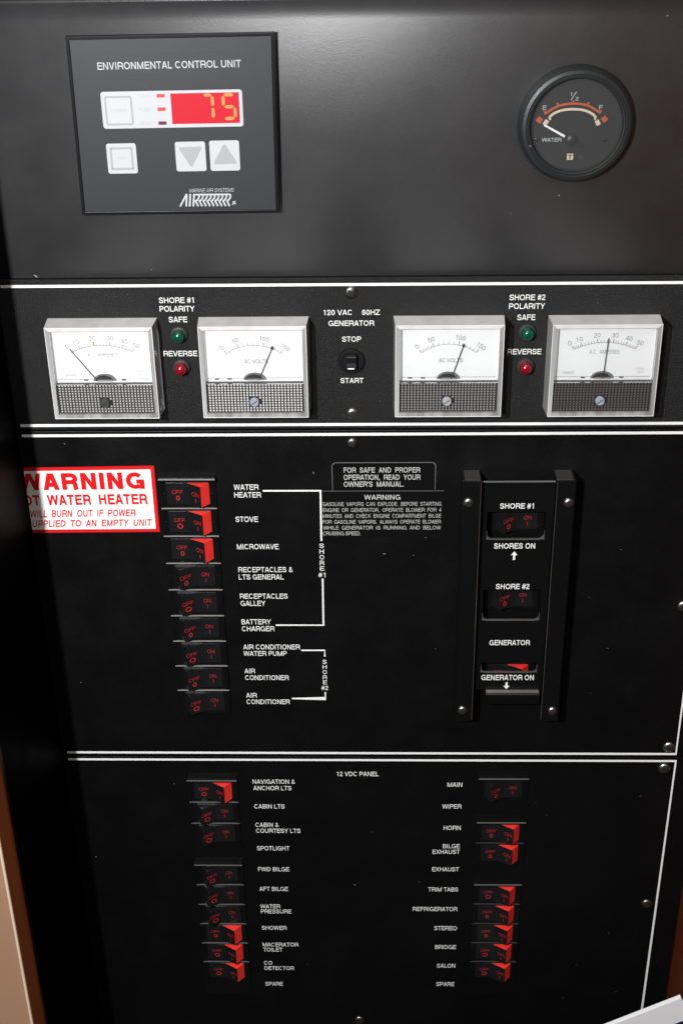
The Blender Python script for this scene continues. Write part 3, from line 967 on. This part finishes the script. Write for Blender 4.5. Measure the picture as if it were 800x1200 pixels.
    hub.use(NEEDLE).prism([(4.9 * math.cos(math.pi * q / n) - 0.4, -6.0 + 3.3 * math.sin(math.pi * q / n)) for q in range(n + 1)], 9.55, 9.8)
    hub.use(LITRIB_BAR).prism([(-4.5, -6.1), (4.5, -6.1), (4.2, -5.2), (-4.2, -5.2)], 9.7, 10.2)
    hub.build('movement', None, t)
    nx, nv = needle_tip
    P0, P1 = Vector((0, pv)), Vector((nx, nv))
    d = (P1 - P0).normalized()
    s0 = P0 + d * ((-5.8 - pv) / d.y)
    nd = MB().strip([tuple(s0), tuple(P1)], 0.42, 10.4, th=0.25)
    if not amps:
        n_ = Vector((-d.y, d.x))
        tip = P1 - d * 1.0
        nd.prism([tuple(tip + d * 1.3), tuple(tip + n_ * .8), tuple(tip - d * 1.5), tuple(tip - n_ * .8)], 10.35, 10.7)
    nd.build('needle', NEEDLE, t)
    # lower window: dark plate covered with rows of small moulded pyramids
    g = MB().box(-26.9, 26.9, -24.6, -7.1, 9.0, 12.0)
    gp = g.build('grid_plate', GRIDB, t)
    st = MB()
    nu, nw = 30, 11
    for i in range(nu):
        for j in range(nw):
            cu = -26.2 + 52.4 * (i + .5) / nu
            cv = -24.2 + 16.8 * (j + .5) / nw
            if (cu + 0.6) ** 2 + (cv + 18.1) ** 2 < 3.4 ** 2:
                continue
            a, c = 0.50, 0.30
            vs = [(cu - a, cv - a, 12.01), (cu + a, cv - a, 12.01), (cu + a, cv + a, 12.01), (cu - a, cv + a, 12.01),
                  (cu - c, cv - c, 12.25), (cu + c, cv - c, 12.25), (cu + c, cv + c, 12.25), (cu - c, cv + c, 12.25)]
            st.add(vs, [[0, 1, 5, 4], [1, 2, 6, 5], [2, 3, 7, 6], [3, 0, 4, 7], [4, 5, 6, 7]])
    so = st.build('grid_studs', tone, gp)
    MB().lathe([(2.6, 12.0), (2.6, 13.4), (2.2, 13.9), (0, 13.9)], -0.6, -18.1, 24).build('adjuster', screwm, t, smooth=40)
    a = R(35)
    MB().strip([(-0.6 - 1.9 * math.cos(a), -18.1 - 1.9 * math.sin(a)), (-0.6 + 1.9 * math.cos(a), -18.1 + 1.9 * math.sin(a))], 0.45, 13.92, th=0.02).build('slot', RECESS, t)
    wn = MB().box(-26.9, 26.9, -6.9, 24.6, 12.6, 13.5)
    wn.build('window', CLEAR, t)
    return t


GRID2 = mat('brightlit_grid_stud', (0.62, 0.61, 0.60), 0.3, 0.5)  # stud tones differ per meter to paint how each catches the flash
GRID3 = mat('dimlit_grid_stud', (0.24, 0.235, 0.23), 0.3, 0.5)
GRID4 = mat('faintlit_grid_stud', (0.10, 0.082, 0.078), 0.35, 0.5)
DADJ = mat('dark_adjuster', (0.05, 0.05, 0.05), 0.4, 0.5)
GADJ = mat('grey_adjuster', (0.33, 0.34, 0.36), 0.4, 0.5)
BADJ = mat('bluish_adjuster', (0.28, 0.30, 0.36), 0.4, 0.5)
meter(-129.6, 94.6, True, (-17.4, 13.2), 'square ammeter with needle resting near 0, dark adjusting screw, at the left wall', GRIDD, DADJ)
meter(-46.3, 94.8, False, (10.6, 14.0), 'square AC voltmeter between SHORE #1 POLARITY and the generator switch', GRID2, BADJ)
meter(60.3, 94.8, False, (8.0, 14.8), 'square AC voltmeter between the generator switch and SHORE #2 POLARITY', GRID3, GADJ)
meter(144.6, 94.6, True, (0.4 + 1.2, 17.8), 'square ammeter with needle upright at mid scale and lower studs coloured as less lit', GRID4, BADJ)


# ------------------------------------------------------------------ indicator lamps and the generator switch
COLLAR = mat('dusty_black_collar', (0.028, 0.027, 0.027), 0.4, 0.5, cvar=0.5)


def indicator(u, v, lens, label):
    t = thing('indicator_light', label, 'indicator light', u, v, 0, 'polarity lights')
    MB().lathe([(4.9, 0.02), (4.9, 1.2), (4.5, 2.0), (3.6, 2.2), (3.5, 2.0), (0, 2.0)], 0, 0, 32).build('collar', COLLAR, t, smooth=50)
    MB().lathe([(3.35, 2.02), (3.35, 4.4)] + [(3.35 * math.cos(R(a)), 4.4 + 2.8 * math.sin(R(a))) for a in range(12, 90, 13)] + [(0, 7.2)], 0, 0, 32).build('lens', lens, t, smooth=60)


indicator(-87.9, 112.3, GREENL, 'green indicator light under SAFE of SHORE #1')
indicator(-87.9, 92.9, REDL, 'red indicator light under REVERSE of SHORE #1')
indicator(103.2, 112.6, GREENL, 'green indicator light under SAFE of SHORE #2')
indicator(103.3, 92.5, REDL, 'red indicator light under REVERSE of SHORE #2')

t = thing('rocker_switch', 'round black rocker switch between the words STOP and START', 'switch', 6.9, 96.2)
MB().lathe([(7.4, 0.02), (7.4, 1.4), (6.9, 2.1), (5.6, 2.2), (5.4, 1.3), (0, 1.3)], 0, 0, 40).build('bushing', ROCKER, t, smooth=50)
k = MB()
pr = [(4.6, 1.3), (4.3, 3.6), (3.4, 5.0), (0.0, 4.5), (-3.4, 5.2), (-3.9, 4.7), (-4.4, 1.3)]      # (v, z) side view, lower end raised
vs = [(-2.9, a, z) for a, z in pr] + [(2.9, a, z) for a, z in pr]
n = len(pr)
k.add(vs, [list(range(n)), list(range(n, 2 * n))[::-1]] + [[i, n + i, n + (i + 1) % n, (i + 1) % n] for i in range(n)])
rk = k.build('rocker', ROCKER, t, bevel=0.4)
MB().add([(-2.0, -3.3, 5.28), (1.6, -3.3, 5.28), (1.6, -2.7, 5.16), (-2.0, -2.7, 5.16)], [[0, 1, 2, 3]]).build('white_mark', INK, rk)


# ------------------------------------------------------------------ thermostat (environmental control unit)
UT, VT = -81.1, 225.6
t = thing('control_unit', 'flat black ENVIRONMENTAL CONTROL UNIT with red display reading 75 and white buttons', 'thermostat', UT, VT, -1.5)
Q = [(-133.8, 180.1), (-29.5, 180.6), (-28.7, 271.2), (-132.5, 270.4)]
Ql = [(a - UT, b_ - VT) for a, b_ in Q]


def inset(q, d):
    s = [(1, 1), (-1, 1), (-1, -1), (1, -1)]
    return [(a + d * x, b_ + d * y) for (a, b_), (x, y) in zip(q, s)]


MB().prism(inset(Ql, 0.8), 0.02, 4.6).build('body', FRAMEB, t)
ou, iu = Ql, inset(Ql, 2.0)
k = MB()
vs = [(a, b_, 4.0) for a, b_ in ou] + [(a, b_, 5.6) for a, b_ in inset(ou, 0.5)] + [(a, b_, 5.6) for a, b_ in iu] + [(a, b_, 4.0) for a, b_ in iu]
fs = []
for r_ in range(4):
    for i in range(4):
        j = (i + 1) % 4
        fs.append([r_ * 4 + i, r_ * 4 + j, ((r_ + 1) % 4) * 4 + j, ((r_ + 1) % 4) * 4 + i])
k.add(vs, fs)
k.build('frame', FRAMEB, t, bevel=0.2)
MB().prism(inset(Ql, 2.1), 4.65, 5.2).build('faceplate', FACEP, t)
TZ = 5.2


def tu(a): return a - UT
def tv(a): return a - VT


RT = R(0.45)
MB().text('ENVIRONMENTAL CONTROL UNIT', tu(-117.8), tu(-46.1), tv(254.0), 3.5, TZ + .06, bold=0.016, rot=RT).build('title', BUTW, t)


def tilt(poly):
    return [(a, b_ + (a + 0.0) * math.tan(RT)) for a, b_ in poly]


stp = MB().prism(tilt(rrect(tu(-117.7), tu(-46.3), tv(225.3), tv(243.6), 1.5)), TZ + .01, TZ + .25).build('display_strip', BUTW, t)
k = MB().use(BUTG).strip(tilt(rrect(tu(-115.6), tu(-102.5), tv(227.4), tv(241.0), 0.8)), 1.0, TZ + .32, closed=True)
k.use(BUTF).text('POWER', tu(-113.4), tu(-104.9), tv(233.2), 1.6, TZ + .3, rot=RT)
k.build('power_button', None, stp)
k = MB()
for w_, a, b_, v in (('COOL', -98.6, -91.6, 240.2), ('PUMP', -98.9, -92.8, 233.4), ('HEAT', -99.0, -92.4, 226.7)):
    k.text(w_, tu(a), tu(b_), tv(v), 1.9, TZ + .3)
k.build('captions', BUTF, stp)
for i, (a, v) in enumerate(((-87.3, 241.2), (-87.4, 234.6), (-87.45, 227.7))):
    MB().prism(tilt(rrect(tu(a - 2.05), tu(a + 2.05), tv(v - .85), tv(v + .85), .2)), TZ + .2, TZ + .34).build('status_lamp', LEDD if i == 2 else LEDR, stp)
MB().prism(tilt(rrect(tu(-82.4), tu(-48.0), tv(227.1), tv(242.2), 0.3)), TZ + .2, TZ + .32).build('display_window', WINRED, stp)


def seg7(parent, u0, u1, v0, v1, on):
    k = MB()
    wd, sl_ = 1.6, 0.06
    vm = (v0 + v1) / 2
    g = 0.35
    S_ = {'a': ((u0 + g, v1), (u1 - g, v1)), 'b': ((u1, v1 - g), (u1, vm + g)), 'c': ((u1, vm - g), (u1, v0 + g)), 'd': ((u0 + g, v0), (u1 - g, v0)),
          'e': ((u0, vm - g), (u0, v0 + g)), 'f': ((u0, v1 - g), (u0, vm + g)), 'g': ((u0 + g, vm), (u1 - g, vm))}
    for s in on:
        (a, b_), (c, d) = S_[s]
        P, D = Vector((a, b_)), Vector((c, d))
        e = (D - P).normalized(); n_ = Vector((-e.y, e.x)) * wd / 2
        k.prism([tuple(P), tuple(P + e * wd / 2 + n_), tuple(D - e * wd / 2 + n_), tuple(D), tuple(D - e * wd / 2 - n_), tuple(P + e * wd / 2 - n_)], TZ + .33, TZ + .38)
    return k.build('digit', DIGIT, parent)


seg7(stp, tu(-66.2), tu(-61.4), tv(229.6), tv(241.2), 'abc')
seg7(stp, tu(-56.0), tu(-50.3), tv(229.6), tv(241.3), 'afgcd')
for nm, a, b_, v0, v1 in (('fan', -117.4, -102.1, 202.4, 217.8), ('down', -82.0, -66.5, 203.0, 218.1), ('up', -64.4, -49.1, 203.0, 218.4)):
    bt = MB().prism(tilt(rrect(tu(a), tu(b_), tv(v0), tv(v1), 1.2)), TZ + .01, TZ + .3).build('button', BUTW, t)
    k = MB().use(BUTG)
    if nm == 'fan':
        k.strip(tilt(rrect(tu(-115.2), tu(-104.4), tv(204.8), tv(215.4), 0.3)), 1.1, TZ + .36, closed=True)
        k.use(BUTF).text('FAN', tu(-112.2), tu(-107.3), tv(209.4), 1.4, TZ + .36)
    elif nm == 'down':
        k.prism(tilt([(tu(-80.0), tv(215.3)), (tu(-68.6), tv(215.6)), (tu(-68.4), tv(214.6)), (tu(-73.6), tv(205.6)), (tu(-74.6), tv(205.6)), (tu(-80.0), tv(214.4))]), TZ + .29, TZ + .36)
    else:
        k.prism(tilt([(tu(-62.3), tv(206.3)), (tu(-51.1), tv(206.5)), (tu(-50.8), tv(207.4)), (tu(-56.2), tv(216.3)), (tu(-57.2), tv(216.3)), (tu(-62.5), tv(207.2))]), TZ + .29, TZ + .36)
    k.build('symbol', None, bt)
# maker's mark: small line of lettering over a row of overlapping slanted strokes
k = MB()
k.text('MARINE AIR SYSTEMS', tu(-76.2), tu(-53.0), tv(191.9), 2.0, TZ + .06, bold=-0.008, shear=0.25, rot=RT)
k.build('maker_lettering', BUTW, t)
k = MB()
LB, LH = tv(184.6), 6.6


def sl(x, y): return (x + 0.28 * y, LB + y + 0.0)


x = tu(-81.6)
k.strip([sl(x, 0), sl(x + 2.0, LH)], 0.85, TZ + .06)
k.strip([sl(x + 2.0, LH), sl(x + 3.2, 0)], 0.95, TZ + .062)
k.strip([sl(x + 5.0, 0), sl(x + 3.9, LH)], 0.95, TZ + .064)
for i in range(9):
    x0 = tu(-74.7) + i * 2.05
    hh = LH
    if i == 0:
        k.strip([sl(x0 + 0.0, 0), sl(x0 - 1.0, hh)], 0.95, TZ + .066)
    pts = smooth_path([sl(x0 - 0.9, hh - .45), sl(x0 + 1.4, hh - .5), sl(x0 + 1.9, hh * .72), sl(x0 + 1.3, hh * .5), sl(x0 + 0.2, hh * .42)], 4)
    k.strip(pts, 0.85, TZ + .068 + i * .003)
    k.strip([sl(x0 + 0.5, hh * .45), sl(x0 + 2.6, 0)], 0.9, TZ + .067 + i * .003)
k.strip([(tu(-54.2), tv(185.3)), (tu(-52.6), tv(187.3))], 0.6, TZ + .07)
k.strip([(tu(-54.0), tv(187.0)), (tu(-52.4), tv(185.6))], 0.5, TZ + .072)
k.build('maker_mark', BUTW, t)


# ------------------------------------------------------------------ water gauge
GU, GV = 121.9, 224.2
t = thing('water_gauge', 'round black WATER gauge with orange and cream arcs, needle at E', 'gauge', GU, GV, -1.5)
MB().lathe([(29.3, 0.02), (29.3, 2.6), (28.6, 4.4), (27.2, 6.2), (25.6, 6.6), (25.2, 6.2), (24.7, 6.2), (24.2, 6.8), (23.6, 6.7), (23.2, 6.0), (22.9, 3.0), (22.9, 1.8)], 0, 0, 72).build('bezel', GAUGEB, t, smooth=28)
dl = MB().lathe([(22.95, 1.0), (22.95, 1.9), (0, 1.9)], 0, 0, 64).build('dial', GAUGED, t, smooth=40)
DZ = 2.0
g = lambda a, b_: (a - GU, b_ - GV)
k = MB().use(ORANGE)
k.strip(smooth_path([g(105.9, 229.5), g(112.3, 233.2), g(119.9, 234.5), g(127.4, 233.4), g(134.2, 229.6)], 8), 1.15, DZ)
for c, d in ((g(103.6, 226.6), (.62, .78)), (g(136.3, 226.6), (-.62, .78))):
    d = Vector(d)
    k.strip([tuple(Vector(c) - d * 1.4), tuple(Vector(c) + d * 1.3)], 2.7, DZ)
for p, q in ((g(119.9, 234.2), g(119.9, 236.0)), (g(112.6, 233), g(112.0, 235.0)), (g(127.0, 233.2), g(127.7, 235.1)), (g(106.6, 229.7), g(105.5, 231.2)), (g(133.4, 229.9), g(134.5, 231.2))):
    k.strip([p, q], 0.9, DZ + .02)
k.use(CREAM)
k.strip(smooth_path([g(108.3, 227.4), g(110.2, 229.4), g(114.5, 231.2), g(120.2, 231.7), g(125.8, 231.1), g(130.1, 229.2), g(132.0, 227.2)], 8), 1.25, DZ)
for c, d in ((g(106.9, 225.3), (.5, .86)), (g(133.0, 225.0), (-.5, .86))):
    d = Vector(d)
    k.strip([tuple(Vector(c) - d * 1.5), tuple(Vector(c) + d * 1.3)], 2.2, DZ)
k.strip([g(108.3, 227.4), g(109.2, 226.6)], 0.9, DZ + .02)
k.strip([g(132.0, 227.2), g(131.2, 226.4)], 0.9, DZ + .02)
k.use(BUTW)
k.text('E', *[x - GU for x in (104.9, 106.8)], 231.6 - GV, 2.1, DZ, bold=0.01)
k.text('F', *[x - GU for x in (133.2, 135.0)], 231.5 - GV, 2.1, DZ, bold=0.01)
k.text('1', *[x - GU for x in (118.2, 119.1)], 238.2 - GV, 1.8, DZ)
k.strip([g(118.8, 236.2), g(121.3, 240.3)], 0.4, DZ)
k.text('2', *[x - GU for x in (121.0, 122.6)], 236.0 - GV, 1.8, DZ)
k.text('WATER', *[x - GU for x in (105.4, 115.3)], 215.6 - GV, 1.9, DZ, bold=0.02)
k.use(CREAM)
k.box(118.6 - GU, 121.8 - GU, 206.2 - GV, 209.4 - GV, DZ - .05, DZ)
k.use(DIALINK)
k.box(119.0 - GU, 121.4 - GU, 208.4 - GV, 208.9 - GV, DZ, DZ + .03)
k.box(119.9 - GU, 120.5 - GU, 206.6 - GV, 208.4 - GV, DZ, DZ + .03)
k.use(DIALFAINT)
k.text('VL', 124.6 - GU, 126.6 - GU, 207.4 - GV, 1.5, DZ, bold=-0.01, rot=R(-20))
k.build('markings', None, dl)
P0, P1 = Vector(g(120.45, 216.4)), Vector(g(105.9, 224.3))
d = (P1 - P0).normalized()
k = MB().use(NEEDLE).lathe([(3.0, 1.95), (3.0, 3.0), (2.2, 3.6), (0, 3.7)], P0.x, P0.y, 24)
k.strip([tuple(P0 + d * 1.5), tuple(P0 + d * 4.5)], 1.5, 3.0, th=.4)
k.strip([tuple(P0), tuple(P0 + Vector((.86, -.5)) * 6)], [3.4, 1.6], 2.6, th=.4)
k.use(DIALW).strip([tuple(P0 + d * 4.3), tuple(P1)], [1.25, 0.9], 3.02, th=.4)
k.build('needle', None, t, smooth=35)
for a, b_ in (g(102.7, 216.6), g(137.2, 216.2)):
    MB().lathe([(1.3, 1.92), (1.2, 2.5), (0, 2.9)], a, b_, 16).build('rivet', BLACKPL, t, smooth=50)
MB().lathe([(23.0, 4.6), (23.0, 5.0), (0, 5.2)], 0, 0, 64).build('glass', GLASS, t, smooth=60)


# ------------------------------------------------------------------ stickers
t = thing('warning_sticker', 'white WARNING sticker with red border and red lettering about the water heater', 'sticker', -147, 8.6)
SX0, SX1, SY0, SY1 = WL + 0.55 + 147, -108.6 + 147, -13.4 - 8.6, 30.6 - 8.6
sh = MB().prism([(SX0, SY0 - .2), (SX1, SY0 + .3), (SX1, SY1 + .5), (SX0, SY1 - .6)], 0.02, 0.14)
sh.build('red_border', STICKR, t)
MB().prism([(SX0, SY0 + 2.0), (SX1 - 2.2, SY0 + 2.4), (SX1 - 2.2, SY1 - 1.8), (SX0, SY1 - 2.8)], 0.15, 0.18).build('white_field', STICKW, t)


def clipped(b_, umin):
    """drop the letters' parts that fall past the sticker's cut edge"""
    bm = bmesh.new()
    vv = [bm.verts.new(p) for p in b_.v]
    for f in b_.f:
        try:
            bm.faces.new([vv[i] for i in f])
        except ValueError:
            pass
    bmesh.ops.bisect_plane(bm, geom=bm.verts[:] + bm.edges[:] + bm.faces[:], plane_co=(umin * MM, 0, 0), plane_no=(-1, 0, 0), clear_outer=True)
    bm.verts.index_update()
    n_ = MB()
    n_.v = [tuple(v.co) for v in bm.verts]
    n_.f = [[v.index for v in f.verts] for f in bm.faces]
    n_.mi = [0] * len(n_.f)
    bm.free()
    return n_


for body, u0, u1, base, cap, bold, sh_ in (('WARNING', -189.6, -115.0, 15.2, 11.0, 0.062, 0), ('HOT WATER HEATER', -192.8, -114.2, 5.0, 6.9, 0.046, 0),
                                           ('WILL BURN OUT IF POWER', -184.6, -121.9, -3.0, 4.7, 0.030, 0.22), ('SUPPLIED TO AN EMPTY UNIT', -187.7, -112.6, -9.7, 4.6, 0.030, 0.22)):
    k = MB().text(body.replace(' ', '  '), u0 + 147, u1 + 147, base - 8.6, cap, 0.24, bold, sh_, rot=R(0.6))
    clipped(k, SX0).build('lettering', STICKR, t)

t = thing('notice_label', 'small black label reading FOR SAFE AND PROPER OPERATION, above the gasoline warning', 'label', 24.7, 23.5)
poly = [(-29.8, -9.1), (30.2, -9.1)] + [(30.2 - 2.5 + 2.5 * math.cos(R(a)), 6.6 + 2.5 * math.sin(R(a))) for a in range(0, 91, 15)] + [(-29.8 + 2.5 - 2.5 * math.sin(R(a)), 6.6 + 2.5 * math.cos(R(a))) for a in range(0, 91, 15)]
MB().prism(poly, 0.02, 0.15).build('plate', LABELB, t)
MB().strip([(-29.7, -9)] + poly[:1:-1] + [(30.1, -9)], [0.25] + [0.45] * (len(poly) - 2) + [0.25], 0.18).build('edge_line', EDGEG, t)
for body, u0, u1, base in (('FOR SAFE AND PROPER', 1.7, 46.0, 26.1), ('OPERATION, READ YOUR', 1.6, 46.2, 21.4), ("OWNER'S MANUAL.", 1.6, 36.6, 16.9)):
    MB().text(body.replace(' ', '  '), u0 - 24.7, u1 - 24.7, base - 23.5, 3.4, 0.2, 0.016).build('lettering', LABELG, t)

t = thing('warning_label', 'black gasoline vapor WARNING label in fine white print beside the SHORE #1 bracket', 'label', 24, -1.4)
MB().box(-35.4, 36.2, -15.7, 15.7, 0.02, 0.12).build('plate', LABELB, t)
MB().strip([(-35.2, 15.5), (36.2, 15.4)], 0.3, 0.16).build('edge_line', EDGEG, t)
MB().text('WARNING', 13.5 - 24, 34.7 - 24, 8.3 + 1.4, 3.2, 0.18, 0.02).build('lettering', LABELG, t)
FINE = ['GASOLINE VAPORS CAN EXPLODE. BEFORE STARTING', 'ENGINE OR GENERATOR, OPERATE BLOWER FOR 4', 'MINUTES AND CHECK ENGINE COMPARTMENT BILGE', 'FOR GASOLINE VAPORS. ALWAYS OPERATE BLOWER', 'WHILE GENERATOR IS RUNNING AND BELOW']
k = MB()
for i, s in enumerate(FINE):
    k.text(s.replace(' ', '  '), -11.0 - 24, 58.7 - 24, 4.15 - 4.0 * i + 1.4, 2.5, 0.18, -0.004)
k.text('CRUISING SPEED.', -11.2 - 24, 11.2 - 24, -15.7 + 1.4, 2.5, 0.18, 0.0)
k.build('fine_print', LABELG, t)


# ------------------------------------------------------------------ booklet leaning in at the lower right
t = thing('booklet', 'white booklet with navy lower band poking in at the lower right corner', 'booklet', 185, -370, 60)
d = Vector((222.17 - 173.43, -334.85 + 364.12)).normalized()
n_ = Vector((d.y, -d.x))
c = Vector((222.2 - 185, -334.9 + 370))


def bq(s, w0, w1):
    return [tuple(c - d * s + n_ * w0), tuple(c + n_ * w0), tuple(c + n_ * w1), tuple(c - d * s + n_ * w1)]


MB().prism(bq(190, 0, 118), 0, 3.2).build('pages', PAPER, t, bevel=0.3)
MB().prism(bq(190, 20.5, 118), 3.21, 3.5).build('cover_band', NAVY, t)


# ------------------------------------------------------------------ chips and scuffs in the panels' paint
CHIP = mat('bare_chip', (0.30, 0.29, 0.28), 0.6, 0.3)
rnd = random.Random(4)


def chips(parent, off, z, spots):
    k = MB()
    for u, v, l, a in spots:
        n_ = 7
        c_, s_ = math.cos(R(a)), math.sin(R(a))
        pts = []
        for q in range(n_):
            t_ = 2 * math.pi * q / n_
            x, y = l * math.cos(t_) * rnd.uniform(.6, 1.1), max(.16, l * .28) * math.sin(t_) * rnd.uniform(.5, 1.1)
            pts.append((u - off[0] + x * c_ - y * s_, v - off[1] + x * s_ + y * c_))
        k.prism(pts, z, z + .03)
    return k.build('chips', CHIP, parent)


chips(up_, (0, 214), 0.02, [(-163.4, 145.4, 1.60, -35), (-100.5, 148.7, 0.60, 10), (116.2, 187.2, 0.70, -20), (163.3, 275.6, 0.70, 0), (91.3, 178.0, 0.50, 60), (-63.3, 277.0, 0.50, 20), (56.9, 155.6, 0.40, 30)])
chips(mp, (0, 99), 0.02, [(22.7, 71.3, 0.40, 20), (-114.2, 135.4, 0.40, 70), (97.2, 71.0, 0.30, 0), (140.7, 128.7, 0.40, 0)])
chips(ac, (0, -64), 0.02, [(-16.0, 26.1, 0.80, -70), (25.2, -28.7, 1.00, 10), (166.3, -26.1, 0.50, 0), (42.7, -29.9, 0.50, 30), (83.0, -72.1, 0.40, 10), (-168.1, -123.7, 0.50, 20), (-159.1, 45.4, 0.60, -30), (57.3, -97.4, 0.40, 0), (150.1, -59.8, 0.35, 0)])
chips(dcp, (0, -340), 0.02, [(5.2, -296.5, 1.00, -35), (195.6, -216.0, 0.60, 0), (184.9, -341.2, 0.60, 60), (-173.5, -271.4, 0.50, 0), (-201.3, -250.5, 0.70, -40), (134.3, -232.5, 0.40, 0), (-30.2, -374.3, 0.40, 0), (194.7, -400.4, 0.50, 20), (17.3, -248.0, 0.35, 0)])
